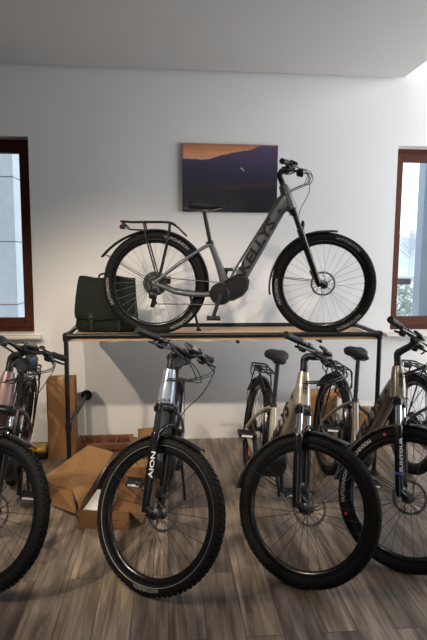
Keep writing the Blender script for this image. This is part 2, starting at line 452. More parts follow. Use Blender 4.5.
    bc = MB(); bc.bbox(FA+V((-.070, .050, .075)), (.045, .034, .062), .008, M.Rotation(rad(-25), 3, 'Y')); bc.bbox(FA+V((-.045, .060, .035)), (.03, .012, .05), .004)
    part(bc, 'brake_caliper', SATIN, fko, st=True)
    # ---- stem and handlebar (steered)
    sm = MB(); top = HT-SD*.075
    for k in range(3): sm.tube([HT-SD*(.003+.011*k), HT-SD*(.012+.011*k)], .0205, 20)
    sm.tube([HT-SD*.034, HT-SD*.056], .0185, 20)
    sm.tube(catmull([HT-SD*.030, HT-SD*.072, top-SD*.016+SN*.022, BAR-SN*.03+SD*(.002+rise*.5), BAR], 4), [.0195]*4+[.021]*4+[.0195]*4+[.018]*5, 16)
    sm.cyl(BAR+V((0, -.028, 0)), BAR+V((0, .028, 0)), .0235, 20)
    part(sm, 'stem', SATIN, st=True)
    hb = MB()
    hp = []
    for y, dx, dz in ((-.36, -.070, .012), (-.24, -.040, .016), (-.15, -.018, .016), (-.10, -.004, .010), (-.05, 0, 0), (0, 0, 0), (.05, 0, 0), (.10, -.004, .010), (.15, -.018, .016), (.24, -.040, .016), (.36, -.070, .012)):
        hp.append(BAR+V((dx, y, dz)))
    hc = catmull(hp, 4); hb.tube(hc, [.0155 if abs(p.y) < .07 else .0112 for p in hc], 14)
    hbo = part(hb, 'handlebar', SATIN, st=True)
    for s in (-1, 1):
        a = V((-.040, s*.240, .016)); b = V((-.072, s*.368, .012)); d = (b-a)
        g = MB(); g.tube([BAR+a, BAR+a+d*.06, BAR+a+d*.1, BAR+a+d*.55, BAR+a+d*.9, BAR+a+d*.94, BAR+b], [.0185, .0195, .0162, .0172, .0168, .0195, .018], 16)
        part(g, 'grip', GRIPR, hbo, st=True)
        l = MB(); c = BAR+V((-.020, s*.165, .014))
        l.cyl(c+V((-.004, -.010, 0)), c+V((.004, .010, 0)), .0185, 14)
        l.bbox(c+V((.026, s*.010, -.012)), (.036, .050, .026), .007)
        l.tube(catmull([c+V((.038, s*.012, -.016)), c+V((.046, s*.05, -.020)), c+V((.030, s*.11, -.024)), c+V((.012, s*.165, -.026))], 4), [.008]*4+[.0062]*4+[.0058]*5, 8)
        part(l, 'brake_lever', SATIN, hbo, st=True)
        r = MB(); c = BAR+V((-.034, s*.205, .012)); r.bbox(c+V((.004, 0, -.024)), (.034, .036, .030), .007); r.tube([c+V((-.010, s*.004, -.024)), c+V((-.036, s*.016, -.026))], .006, 8); r.cyl(c+V((0, -.008, 0)), c+V((0, .008, 0)), .017, 14)
        part(r, 'shifter' if s < 0 else 'assist_switch', PLAST, hbo, st=True)
    dp = MB(); dp.bbox(BAR+V((.012, 0, .036)), (.062, .098, .016), .006, M.Rotation(rad(22), 3, 'Y')); dp.bbox(BAR+V((.012, 0, .020)), (.020, .040, .024), .004)
    dpo = part(dp, 'display', PLAST, hbo, st=True)
    ds = MB(); ds.bbox(BAR+V((.0155, 0, .0443)), (.044, .078, .002), .0008, M.Rotation(rad(22), 3, 'Y')); part(ds, 'screen', mat('display glass', (.02, .025, .03), .08, coat=1), hbo, st=True)
    be = MB(); c = BAR+V((-.006, .105, .03)); be.tube([c, c+V((0, 0, .008)), c+V((0, 0, .018)), c+V((0, 0, .022))], [.017, .019, .013, .003], 14); part(be, 'bell', SATIN, hbo, st=True)
    if headlight:
        hl = MB(); c = BAR+V((.062, 0, -.030))
        hl.tube([c+V((-.030, 0, 0)), c+V((-.022, 0, 0)), c+V((.006, 0, 0)), c+V((.016, 0, 0))], [.014, .026, .031, .030], 20); hl.bbox(BAR+V((.026, 0, -.018)), (.030, .016, .016), .004)
        hlo = part(hl, 'headlight', PLAST, st=True)
        le = MB(); le.tube([c+V((.014, 0, 0)), c+V((.019, 0, 0)), c+V((.023, 0, 0))], [.026, .024, .012], 20); part(le, 'lamp_lens', LENS, hlo, st=True)
    cb = MB(); entry = lambda y, t: HT+SD*t+SN*.030+V((0, y, 0))
    SI = S.inverted()
    for (y0, y1, t, bulge) in ((-.165, .020, .060, .10), (.165, -.020, .060, .115), (-.19, .012, .048, .075), (.19, -.012, .05, .09)):
        p0 = BAR+V((.028, y0, -.008)); p1 = BAR+V((.028+bulge, y0*.55, -.035)); p2 = BAR+V((.020+bulge, y1*2.2, -.10))
        e = SI @ entry(y1, t)
        cb.tube(catmull([p0, p1, p2, (p2+e)*.5+SN*.020, e], 6), .0028, 6)
    # front brake hose down to the caliper
    cb.tube(catmull([BAR+V((.030, .165, -.01)), BAR+V((.12, .12, -.02)), BAR+V((.13, .085, -.16)), legtop(1, .06)+SN*.03+V((0, .03, 0)), legtop(1, .28)+V((0, .028, 0))-SN*.01, FA+V((-.075, .055, .10))], 6), .0026, 6)
    if curl:
        c0 = BAR+V((.03, .15, -.02)); hx = []
        for k in range(90):
            t = k/89; a = t*2*PI*7
            hx.append(c0+V((.012*math.cos(a)+.02*t, .12*t, .012*math.sin(a)-.03*math.sin(PI*t))))
        cb.tube(hx, .0024, 5)
    part(cb, 'cables', PLAST, st=True)
    # ---- wheels
    wheel(root, 'rear_wheel', RA, None, knobby, True, spoke_mat, rear_ref, rear_texts, stripe)
    wheel(root, 'front_wheel', FA, S, knobby, False, spoke_mat, (), front_texts, stripe, a_off=.05)
    # ---- mudguards
    def guard(c, pts, w):
        g = MB(); rs = []
        for a, r in pts:
            o = V((math.cos(a), 0, math.sin(a))); ring = []
            for k in range(9):
                t = -1+k/4
                ring.append(c+o*(r-.014*abs(t)**2.4)+V((0, t*w, 0)))
            for k in range(9):
                t = 1-k/4
                ring.append(c+o*(r-.0022-.014*abs(t)**2.4)+V((0, t*(w-.002), 0)))
            rs.append(ring)
        g.rings(rs); return g
    pts = []
    for i in range(41):
        t = i/40; a = rad(-8+162*t); pts.append((a, .388+.045*max(0, (t-.72)/.28)**1.6))
    gd = part(guard(RA, pts, .034), 'rear_mudguard', GLOSS, angle=50)
    ss = MB()
    for s in (-1, 1): ss.tube([RA+V((-.01, s*.078, 0)), RA+V((math.cos(rad(150))*.405, s*.034, math.sin(rad(150))*.405))], .0025, 6)
    part(ss, 'mudguard_stay', SATIN, gd)
    pts = []
    for i in range(33):
        t = i/32; a = rad(78+114*t); pts.append((a, .388+.014*max(0, (t-.7)/.3)+.008*max(0, (.1-t)/.1)))
    gd = part(guard(FA, pts, .034), 'front_mudguard', GLOSS, st=True, angle=50)
    ss = MB()
    for s in (-1, 1): ss.tube([FA+V((-.012, s*.060, .02)), FA+V((math.cos(rad(172))*.392, s*.032, math.sin(rad(172))*.392))], .0025, 6)
    part(ss, 'mudguard_stay', SATIN, gd, st=True)
    # ---- rack
    if rack:
        rk = MB(); zt = .805
        loop = [(.16, -.045, zt-.035), (.10, -.055, zt), (-.15, -.058, zt), (-.215, -.056, zt+.004), (-.235, -.040, zt+.004), (-.235, .040, zt+.004), (-.215, .056, zt+.004), (-.15, .058, zt), (.10, .055, zt), (.16, .045, zt-.035)]
        rk.tube(catmull(loop, 4), .0062, 8)
        for s in (-1, 1):
            rk.tube([(.10, s*.055, zt), (.158, s*.046, zt-.03), (.225, s*.030, zt-.095)], .0058, 8)
            rk.tube([(-.075, s*.058, zt), (-.06, s*.075, zt-.10), (.018, s*.080, R+.045)], .0058, 8)
            rk.tube([(.105, s*.055, zt-.002), (.10, s*.074, zt-.08), (.030, s*.080, R+.045)], .0058, 8)
            rk.tube([(-.075, s*.072, zt-.055), (-.18, s*.064, zt-.052), (-.225, s*.052, zt-.004)], .0045, 8)
        for x in (-.14, -.04, .06): rk.tube([(x, -.057, zt), (x, .057, zt)], .0048, 8)
        rk.tube([(-.22, 0, zt), (.11, 0, zt)], .0045, 8)
        rko = part(rk, 'rack', SATIN)
        tl = MB(); tl.bbox((-.240, 0, zt-.034), (.018, .050, .030), .007); part(tl, 'tail_light', REDL)
        th = MB(); th.bbox((-.223, 0, zt-.028), (.018, .066, .046), .005); part(th, 'tail_light_bracket', PLAST, rko)
    ks = MB(); ks.bbox((.235, .070, .292), (.05, .035, .032), .006); ks.tube([(.245, .085, .285), (.285, .125, .13), (.310, .150, .006+.012)], [.011, .0095, .010], 10); ks.bbox((.312, .153, .010), (.042, .026, .014), .005)
    part(ks, 'kickstand', SATIN)
    rc = MB(); rc.bbox((.085, .050, R+.02), (.045, .032, .055), .008); part(rc, 'rear_brake_caliper', SATIN)

    # ---- pose: lean about the tyre line, then pitch so that both wheels stand on the ground
    def low(c, n):
        h = V((0, 0, -1)); t = h-n*h.dot(n); t.normalize(); return c+t*RC+V((0, 0, -RS))
    pitch = 0.
    for _ in range(12):
        Q = M.Rotation(rad(head), 4, 'Z') @ M.Rotation(pitch, 4, 'Y') @ M.Rotation(rad(-lean), 4, 'X')
        rr = low(Q @ RA, (Q.to_3x3() @ V((0, 1, 0))).normalized())
        ff = low((Q @ S) @ FA, ((Q @ S).to_3x3() @ V((0, 1, 0))).normalized())
        pitch += (ff.z-rr.z)/1.2
    loc = V((xy[0], xy[1], z+.001))-V(((ff if ref == 'front' else rr).x, (ff if ref == 'front' else rr).y, rr.z))
    root.matrix_world = M.Translation(loc) @ Q
    return root
# ------------------------------------------------------------------ camera
FPX = 535.; TH, PS, RO, HC = rad(6.93), rad(4.95), rad(.38), 1.62
Fv = V((math.sin(PS)*math.cos(TH), math.cos(PS)*math.cos(TH), -math.sin(TH))); Rv = V((math.cos(PS), -math.sin(PS), 0)); Uv = Rv.cross(Fv)
R2 = Rv*math.cos(RO)+Uv*math.sin(RO); U2 = Uv*math.cos(RO)-Rv*math.sin(RO)
cam = bpy.data.cameras.new('camera'); cam.sensor_fit = 'HORIZONTAL'; cam.sensor_width = 36; cam.lens = FPX/427*36; cam.clip_start = .05; cam.clip_end = 400
co = bpy.data.objects.new('camera', cam); C.objects.link(co)
co.matrix_world = M((( R2.x, U2.x, -Fv.x, 0), (R2.y, U2.y, -Fv.y, 0), (R2.z, U2.z, -Fv.z, HC), (0, 0, 0, 1)))
bpy.context.scene.camera = co

# ------------------------------------------------------------------ room
WY = 4.587
PLAST_W = mat('white plaster', (.66, .65, .635), .9, spec=.2, noise=.025, nscale=3, bump=.12, bscale=120)
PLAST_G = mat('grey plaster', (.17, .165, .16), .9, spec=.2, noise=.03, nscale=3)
CEILM = mat('grey white ceiling plaster', (.56, .55, .54), .9, spec=.2, noise=.02, nscale=2)
wx = [-3.4, -2.65, -1.12, 1.980, 3.5, 4.6]; wz = [-.02, .950, 2.562, 5.6]
wb = MB()
for i in range(5):
    for j in range(3):
        if j == 1 and i in (1, 3): continue
        wb.box(((wx[i]+wx[i+1])/2, WY+.175, (wz[j]+wz[j+1])/2), (wx[i+1]-wx[i], .35, wz[j+1]-wz[j]))
struct(wb.build('wall_back', PLAST_W, smooth=False))
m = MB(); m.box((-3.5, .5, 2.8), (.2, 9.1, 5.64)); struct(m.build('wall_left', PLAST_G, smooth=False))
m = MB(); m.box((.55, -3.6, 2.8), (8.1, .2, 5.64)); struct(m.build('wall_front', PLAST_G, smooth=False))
m = MB()
for y0, y1, z0, z1 in ((-3.5, 1.7, 0, 5.62), (4.3, WY, 0, 5.62), (1.7, 4.3, 0, .35), (1.7, 4.3, 4.1, 5.62)): m.box((4.7, (y0+y1)/2, (z0+z1)/2), (.2, y1-y0, z1-z0))
struct(m.build('wall_right', PLAST_W, smooth=False))
m = MB(); m.box((3.3, .5, 5.7), (2.9, 8.3, .16)); struct(m.build('ceiling_upper', CEILM, smooth=False))
m = MB(); m.box((-.7075, .5, 3.2725), (5.385, 8.1, .33)); struct(m.build('ceiling', CEILM, smooth=False))

fm = bpy.data.materials.new('grey brown plank laminate'); fm.use_nodes = True; nt = fm.node_tree; bs = nt.nodes['Principled BSDF']
N = nt.nodes.new; L = nt.links.new
tc = N('ShaderNodeTexCoord'); sx = N('ShaderNodeSeparateXYZ'); L(tc.outputs['Object'], sx.inputs[0])
cx = N('ShaderNodeCombineXYZ'); L(sx.outputs['Y'], cx.inputs[0]); L(sx.outputs['X'], cx.inputs[1])
bk = N('ShaderNodeTexBrick'); L(cx.outputs[0], bk.inputs['Vector']); bk.offset = .37; bk.offset_frequency = 2
for k, v in (('Scale', 1), ('Brick Width', 1.28), ('Row Height', .165), ('Mortar Size', .0018), ('Mortar Smooth', .3), ('Bias', 0)): bk.inputs[k].default_value = v
bk.inputs['Color1'].default_value = (0, 0, 0, 1); bk.inputs['Color2'].default_value = (1, 1, 1, 1); bk.inputs['Mortar'].default_value = (.5, .5, .5, 1)
# grain stretched along the boards, shifted from board to board
sc = N('ShaderNodeVectorMath'); sc.operation = 'MULTIPLY'; L(tc.outputs['Object'], sc.inputs[0]); sc.inputs[1].default_value = (26, 1.6, 1)
ad = N('ShaderNodeVectorMath'); ad.operation = 'MULTIPLY_ADD'; L(bk.outputs['Color'], ad.inputs[0]); ad.inputs[1].default_value = (37, 61, 11); L(sc.outputs[0], ad.inputs[2])
n1 = N('ShaderNodeTexNoise'); n1.inputs['Scale'].default_value = 1.25; n1.inputs['Detail'].default_value = 7; n1.inputs['Roughness'].default_value = .62; n1.inputs['Distortion'].default_value = .8; L(ad.outputs[0], n1.inputs['Vector'])
sc2 = N('ShaderNodeVectorMath'); sc2.operation = 'MULTIPLY'; L(tc.outputs['Object'], sc2.inputs[0]); sc2.inputs[1].default_value = (7, .9, 1)
ad2 = N('ShaderNodeVectorMath'); ad2.operation = 'MULTIPLY_ADD'; L(bk.outputs['Color'], ad2.inputs[0]); ad2.inputs[1].default_value = (17, 23, 5); L(sc2.outputs[0], ad2.inputs[2])
n2 = N('ShaderNodeTexNoise'); n2.inputs['Scale'].default_value = 1; n2.inputs['Detail'].default_value = 5; n2.inputs['Distortion'].default_value = 1.4; L(ad2.outputs[0], n2.inputs['Vector'])
r1 = N('ShaderNodeValToRGB'); L(n1.outputs['Fac'], r1.inputs[0])
cr = r1.color_ramp; cr.elements[0].position = .30; cr.elements[0].color = (.085, .063, .049, 1); cr.elements[1].position = .72; cr.elements[1].color = (.325, .272, .223, 1)
e = cr.elements.new(.5); e.color = (.190, .154, .124, 1)
mx = N('ShaderNodeMix'); mx.data_type = 'RGBA'; mx.blend_type = 'MULTIPLY'; mx.inputs[0].default_value = 1; L(r1.outputs[0], mx.inputs[6])
r2 = N('ShaderNodeValToRGB'); L(n2.outputs['Fac'], r2.inputs[0]); c2 = r2.color_ramp
c2.elements[0].position = .28; c2.elements[0].color = (.36, .325, .30, 1); c2.elements[1].position = .68; c2.elements[1].color = (1.25, 1.25, 1.25, 1)
L(r2.outputs[0], mx.inputs[7])
mx2 = N('ShaderNodeMix'); mx2.data_type = 'RGBA'; mx2.blend_type = 'MULTIPLY'; mx2.inputs[0].default_value = 1; L(mx.outputs[2], mx2.inputs[6])
r3 = N('ShaderNodeValToRGB'); L(bk.outputs['Color'], r3.inputs[0]); c3 = r3.color_ramp
c3.elements[0].color = (.72, .71, .73, 1); c3.elements[1].color = (1.3, 1.24, 1.15, 1); L(r3.outputs[0], mx2.inputs[7])
mx3 = N('ShaderNodeMix'); mx3.data_type = 'RGBA'; L(bk.outputs['Fac'], mx3.inputs[0]); L(mx2.outputs[2], mx3.inputs[6]); mx3.inputs[7].default_value = (.03, .024, .02, 1)
L(mx3.outputs[2], bs.inputs['Base Color']); bs.inputs['Roughness'].default_value = .42; bs.inputs['Specular IOR Level'].default_value = .4
bp = N('ShaderNodeBump'); bp.inputs['Strength'].default_value = .25; bp.inputs['Distance'].default_value = .001; L(n1.outputs['Fac'], bp.inputs['Height']); L(bp.outputs[0], bs.inputs['Normal'])
m = MB(); m.box((.55, .77, -.05), (8.1, 8.56, .10)); struct(m.build('floor', fm, smooth=False))

# windows
FRAMEW = mat('brown varnished window wood', (.066, .018, .010), .5, spec=.15, noise=.25, nscale=14)
SILLM = mat('cream window sill', (.60, .56, .49), .45, noise=.05)
gm = bpy.data.materials.new('window glass'); gm.use_nodes = True; g = gm.node_tree; g.nodes.remove(g.nodes['Principled BSDF'])
t_ = g.nodes.new('ShaderNodeBsdfTransparent'); t_.inputs[0].default_value = (.93, .96, .96, 1); gl = g.nodes.new('ShaderNodeBsdfGlossy'); gl.inputs['Roughness'].default_value = .02
fz = g.nodes.new('ShaderNodeFresnel'); ms = g.nodes.new('ShaderNodeMixShader'); g.links.new(fz.outputs[0], ms.inputs[0]); g.links.new(t_.outputs[0], ms.inputs[1]); g.links.new(gl.outputs[0], ms.inputs[2])
g.links.new(ms.outputs[0], g.nodes['Material Output'].inputs['Surface'])
def window(n, x0, x1, rail):
    z0, z1 = .950, 2.562; y = WY+.17
    def ring(mb, x0, x1, z0, z1, w, yc, d, wb_=None):
        wb_ = wb_ or w
        mb.bbox(((x0+x1)/2, yc, z1-w/2), (x1-x0-2*w+.004, d-.004, w), .004); mb.bbox(((x0+x1)/2, yc, z0+wb_/2), (x1-x0-2*w+.004, d-.004, wb_), .004)
        for xx in (x0+w/2, x1-w/2): mb.bbox((xx, yc, (z0+z1)/2), (w, d, z1-z0), .004)
    f = MB(); ring(f, x0, x1, z0, z1, .06, y, .07); fo = struct(f.build('window_%d' % n, FRAMEW, angle=30))
    s = MB(); ring(s, x0+.035, x1-.035, z0+.035, z1-.035, .075, y-.012, .06, .085)
    so = s.build('sash', FRAMEW, fo, 30)
    p = MB(); p.box(((x0+x1)/2, y-.005, (z0+z1)/2), (x1-x0-.2, .008, z1-z0-.2)); p.build('pane', gm, fo, smooth=False)
    sl = MB(); sl.bbox(((x0+x1)/2, WY+.02, z0-.022), (x1-x0+.12, .20, .03), .006); struct(sl.build('trim_%d' % n, SILLM, angle=30))
    return fo
window(1, -2.65, -1.12, False); window(2, 1.980, 3.5, True)

# ------------------------------------------------------------------ outside
EXG = mat('pale frosty ground', (.55, .55, .54), .9, noise=.2, nscale=1.5)
m = MB(); m.box((0, 60, -.35), (240, 109, .1)); struct(m.build('ground_outside', EXG, smooth=False))
ROADM = mat('pale asphalt', (.33, .34, .36), .9, noise=.1, nscale=3)
m = MB(); m.box((30, 44, -.285), (120, 9, .03)); struct(m.build('road', ROADM, smooth=False))
pm = bpy.data.materials.new('pale stone facade panels'); pm.use_nodes = True; nt = pm.node_tree; b = nt.nodes['Principled BSDF']
N = nt.nodes.new; L = nt.links.new
tc = N('ShaderNodeTexCoord'); sx = N('ShaderNodeSeparateXYZ'); cx = N('ShaderNodeCombineXYZ'); L(tc.outputs['Object'], sx.inputs[0]); L(sx.outputs['X'], cx.inputs[0]); L(sx.outputs['Z'], cx.inputs[1])
bk = N('ShaderNodeTexBrick'); L(cx.outputs[0], bk.inputs['Vector']); bk.offset = 0
for k, v in (('Scale', 1), ('Brick Width', 1.2), ('Row Height', .74), ('Mortar Size', .008), ('Mortar Smooth', .2)): bk.inputs[k].default_value = v
bk.inputs['Color1'].default_value = (.74, .77, .81, 1); bk.inputs['Color2'].default_value = (.70, .735, .78, 1); bk.inputs['Mortar'].default_value = (.22, .23, .26, 1)
ns = N('ShaderNodeTexNoise'); ns.inputs['Scale'].default_value = 9; ns.inputs['Detail'].default_value = 6; L(tc.outputs['Object'], ns.inputs['Vector'])
mx = N('ShaderNodeMix'); mx.data_type = 'RGBA'; mx.blend_type = 'MULTIPLY'; mx.inputs[0].default_value = .25; L(bk.outputs['Color'], mx.inputs[6]); L(ns.outputs['Fac'], mx.inputs[7])
L(mx.outputs[2], b.inputs['Base Color']); b.inputs['Roughness'].default_value = .8
m = MB(); m.box((0, 0, 3.0), (7, 2.5, 6.8)); o = m.build('neighbour_building', pm, smooth=False); o.location = (-5.27, 7.75, .28)
tag(o, 'pale stone panel building outside the window with dark wooden frame at left', 'building')
PILL = mat('blue grey render', (.40, .45, .53), .8, noise=.08, nscale=5)
m = MB(); m.bbox((0, 0, 1.6), (.5, .16, 3.9), .01); o = m.build('concrete_pillar', PILL); o.location = (2.80, 5.30, 0); tag(o, 'blue grey pillar standing outside the right window', 'pillar')
RAILM = mat('grey brown weathered wood', (.24, .21, .19), .7, noise=.2, nscale=10)
rl = empty('porch_railing', (2.3, 5.45, 0)); tag(rl, 'horizontal grey brown railing bar crossing outside the right window', 'railing')
m = MB(); m.bbox((-.03, 0, 1.357), (.56, .05, .062), .006); m.build('rail', RAILM, rl)
m = MB(); m.bbox((-.28, 0, .52), (.06, .05, 1.64), .006); m.build('post', RAILM, rl)
BUSHM = mat('frosted shrub leaves', (.36, .40, .36), .8, noise=.3, nscale=30)
def leafy(name, c, rx, rz, n, size, m, label, cat, group=None):
    r = empty(name, c); tag(r, label, cat, group)
    f = MB()
    for i in range(n):
        a = random.uniform(0, 2*PI); u = random.uniform(-.25, 1); q = random.uniform(.55, 1)**.5
        p = V((math.cos(a)*math.sqrt(max(0, 1-u*u))*rx*q, math.sin(a)*math.sqrt(max(0, 1-u*u))*rx*q, rz*.3+u*rz*q*.7))
        d = V((random.gauss(0, 1), random.gauss(0, 1), random.gauss(0, 1))).normalized(); e = d.orthogonal().normalized()*size*.4; d = d*size
        nn = d.cross(e).normalized()*size*.05
        f.add([p-d, p+e+nn, p+d, p-e+nn], [[0, 1, 2, 3]])
    f.build('foliage', m, r, smooth=False)
    s = MB()
    for k in range(7):
        a = 2*PI*k/7; s.tube([(0, 0, -.05), (math.cos(a)*rx*.3, math.sin(a)*rx*.3, rz*.4), (math.cos(a)*rx*.7, math.sin(a)*rx*.7, rz*.75)], [.03*rx, .02*rx, .006*rx], 6)
    s.build('stem', RAILM, r)
leafy('garden_shrub', (3.25, 7.6, -.3), .72, 1.62, 2600, .045, BUSHM, 'pale frosted round shrub outside the right window, below the railing bar', 'shrub')
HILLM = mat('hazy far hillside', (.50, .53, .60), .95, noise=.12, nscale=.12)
hl = MB(); vs = []; fs = []; nx, ny = 60, 12
for j in range(ny):
    for i in range(nx):
        x = -60+240*i/(nx-1); v = j/(ny-1); y = 88+45*v
        vs.append((x, y, -.4+(7.0+1.6*math.sin(x*.05+.2)+1.0*math.sin(x*.17)+.5*math.sin(x*.43))*math.sin(v*PI/2)))
for j in range(ny-1):
    for i in range(nx-1): fs.append([j*nx+i, j*nx+i+1, (j+1)*nx+i+1, (j+1)*nx+i])
hl.add(vs, fs); struct(hl.build('hill', HILLM))
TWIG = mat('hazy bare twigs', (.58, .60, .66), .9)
def bare_tree(c, h, label):
    r = empty('bare_tree', c); tag(r, label, 'tree', 'bare trees along the road')
    t = MB(); tw = MB()
    t.tube([(0, 0, 0), (.05*h*.3, 0, h*.4), (0, .02*h, h*.8)], [h*.022, h*.016, h*.006], 7)
    for k in range(70):
        z = random.uniform(.3, .85)*h; a = random.uniform(0, 2*PI); l = h*random.uniform(.15, .36)*(1.15-z/h)
        p0 = V((0, 0, z)); p1 = p0+V((math.cos(a)*l, math.sin(a)*l, l*.8)); tw.tube([p0, (p0+p1)/2+V((0, 0, -.04*l)), p1], [h*.007, h*.004, h*.0015], 4)
        for q in range(4):
            s = p0.lerp(p1, random.uniform(.4, 1)); b = a+random.uniform(-1.2, 1.2); e = s+V((math.cos(b), math.sin(b), .9))*l*.35; tw.tube([s, e], [h*.003, h*.001], 4)
    t.build('trunk', TWIG, r); tw.build('branches', TWIG, r)
bare_tree((24.6, 53, -.3), 5.2, 'hazy bare tree seen through the right window, nearer of two')
bare_tree((31.0, 66, -.3), 5.6, 'hazy bare tree seen through the right window, farther of two')

# ------------------------------------------------------------------ display table of pipes
TX0, TX1, TY0, TY1, TZ = -.70, 1.538, 3.73, 4.275, 1.058
PR = .0165
tb = empty('display_table', (0, 0, 0)); tag(tb, 'long display table with black pipe frame and pale wooden top against the white wall', 'table')
PLY = mat('pale wooden board', (.44, .29, .165), .55, noise=.22, nscale=22, coat=.1)
def rail(a, b, n='rail', r=PR): mb = MB(); mb.tube([a, b], r, 14); return mb.build(n, PIPE, tb)
rail((TX0, TY0, TZ), (TX1, TY0, TZ)); rail((TX0, TY1, TZ), (TX1, TY1, TZ)); rail((TX0, TY0, TZ), (TX0, TY1, TZ)); rail((TX1, TY0, TZ), (TX1, TY1, TZ))
for x in (TX0, TX1):
    for y in (TY0, TY1):
        if y == TY0: rail((x, y, .012), (x, y, TZ), 'leg')
        f = MB(); sxn = 1 if x == TX0 else -1; syn = 1 if y == TY0 else -1
        f.tube([(x-sxn*.012, y, TZ), (x+sxn*.036, y, TZ)], .0225, 14); f.tube([(x, y-syn*.012, TZ), (x, y+syn*.036, TZ)], .0225, 14); f.tube([(x, y, TZ+.016), (x, y, TZ-(.038 if y == TY0 else .02))], .0225, 14)
        f.build('corner_fitting', PIPE, tb)
        if y == TY1: continue
        f = MB(); f.tube([(x, y, 0), (x, y, .006), (x, y, .008), (x, y, .028)], [.042, .042, .024, .022], 20); f.build('foot_flange', PIPE, tb)
for x in (TX0+.002, TX1):
    b = MB(); b.tube([(x, TY0, .412), (x, WY-.01, .412)], .0155, 14); bo = b.build('wall_brace', PIPE, tb)
    f = MB(); f.tube([(x, WY-.002, .412), (x, WY-.012, .412), (x, WY-.014, .412), (x, WY-.038, .412)], [.046, .046, .025, .022], 24); f.build('wall_flange', PIPE, bo)
    f = MB(); f.tube([(x, TY0, .440), (x, TY0, .380)], .0225, 14); f.tube([(x, TY0, .412), (x, TY0+.04, .412)], .0225, 14); f.build('tee_fitting', PIPE, bo)
m = MB(); m.bbox(((TX0+TX1)/2, (TY0+TY1)/2, 1.0295), (TX1-TX0-.04, TY1-TY0-.012, .023), .003); m.build('tabletop', PLY, tb, 30)
for x in (-.1, .5, 1.1):
    m = MB(); m.tube([(x, TY0, 1.006), (x, TY1, 1.006)], .012, 10); m.build('cross_bar', PIPE, tb)
TOPZ = 1.0415

# ------------------------------------------------------------------ poster
cm = bpy.data.materials.new('printed sunset canvas'); cm.use_nodes = True; nt = cm.node_tree; b = nt.nodes['Principled BSDF']
N = nt.nodes.new; L = nt.links.new
tc = N('ShaderNodeTexCoord'); sx = N('ShaderNodeSeparateXYZ'); L(tc.outputs['Object'], sx.inputs[0])
def mth(op, a, b_=None, c=None):
    n = N('ShaderNodeMath'); n.operation = op
    for i, v in enumerate((a, b_, c)):
        if v is None: continue
        if isinstance(v, (int, float)): n.inputs[i].default_value = v
        else: L(v, n.inputs[i])
    return n.outputs[0]
PW, PH = .800, .557
u = mth('DIVIDE', sx.outputs['X'], PW); v = mth('DIVIDE', sx.outputs['Z'], PH)      # 0..1
fc = N('ShaderNodeFloatCurve'); cu = fc.mapping.curves[0]
rid = [(0, .765), (.06, .775), (.12, .772), (.20, .765), (.27, .775), (.33, .80), (.40, .83), (.46, .85), (.52, .875), (.60, .895), (.68, .915), (.74, .945), (.80, .975), (.88, .985), (1, .985)]
cu.points[0].location = rid[0]; cu.points[1].location = rid[-1]
for p in rid[1:-1]: cu.points.new(*p)
fc.mapping.update(); L(u, fc.inputs['Value'])
n1 = N('ShaderNodeTexNoise'); n1.inputs['Scale'].default_value = 22; L(tc.outputs['Object'], n1.inputs['Vector'])
rdg = mth('ADD', fc.outputs[0], mth('MULTIPLY', mth('SUBTRACT', n1.outputs['Fac'], .5), .03))
msk = mth('LESS_THAN', v, rdg)
skr = N('ShaderNodeValToRGB'); e = skr.color_ramp; e.elements[0].position = .74; e.elements[0].color = (.62, .30, .17, 1); e.elements[1].position = 1.0; e.elements[1].color = (.34, .13, .07, 1)
q = e.elements.new(.86); q.color = (.62, .27, .12, 1)
ws = N('ShaderNodeTexNoise'); ws.inputs['Scale'].default_value = 1; vm = N('ShaderNodeVectorMath'); vm.operation = 'MULTIPLY'; vm.inputs[1].default_value = (5, 1, 60); L(tc.outputs['Object'], vm.inputs[0]); L(vm.outputs[0], ws.inputs['Vector'])
L(mth('ADD', v, mth('MULTIPLY', mth('SUBTRACT', ws.outputs['Fac'], .5), .22)), skr.inputs[0])
mr = N('ShaderNodeValToRGB'); e = mr.color_ramp; e.elements[0].position = 0; e.elements[0].color = (.006, .005, .007, 1); e.elements[1].position = .95; e.elements[1].color = (.070, .046, .098, 1)
q = e.elements.new(.35); q.color = (.014, .010, .018, 1); q = e.elements.new(.62); q.color = (.030, .022, .055, 1)
w2 = N('ShaderNodeTexNoise'); w2.inputs['Scale'].default_value = 1; w2.inputs['Detail'].default_value = 5; vm2 = N('ShaderNodeVectorMath'); vm2.operation = 'MULTIPLY'; vm2.inputs[1].default_value = (4, 1, 12); L(tc.outputs['Object'], vm2.inputs[0]); L(vm2.outputs[0], w2.inputs['Vector'])
L(mth('ADD', v, mth('MULTIPLY', mth('SUBTRACT', w2.outputs['Fac'], .5), .35)), mr.inputs[0])
# warm band of a lower ridge
d1 = mth('SUBTRACT', v, mth('MULTIPLY_ADD', u, .12, .31)); band = mth('MULTIPLY', mth('POWER', 2.718, mth('MULTIPLY', mth('MULTIPLY', d1, d1), -900)), mth('MULTIPLY', u, .7))
mw = N('ShaderNodeMix'); mw.data_type = 'RGBA'; L(band, mw.inputs[0]); L(mr.outputs[0], mw.inputs[6]); mw.inputs[7].default_value = (.06, .026, .022, 1)
mp = N('ShaderNodeMix'); mp.data_type = 'RGBA'; L(msk, mp.inputs[0]); L(skr.outputs[0], mp.inputs[6]); L(mw.outputs[2], mp.inputs[7])
L(mp.outputs[2], b.inputs['Base Color']); b.inputs['Roughness'].default_value = .35
po = MB(); po.bbox((PW/2, 0, PH/2), (PW, .022, PH), .002); po = po.build('poster', cm, angle=30); po.location = (.1294, WY-.0115, 1.980)
tag(po, 'canvas poster of dark purple mountains under an orange sunset sky', 'poster')
rdm = mat('pale yellow print', (.55, .52, .28), .5)
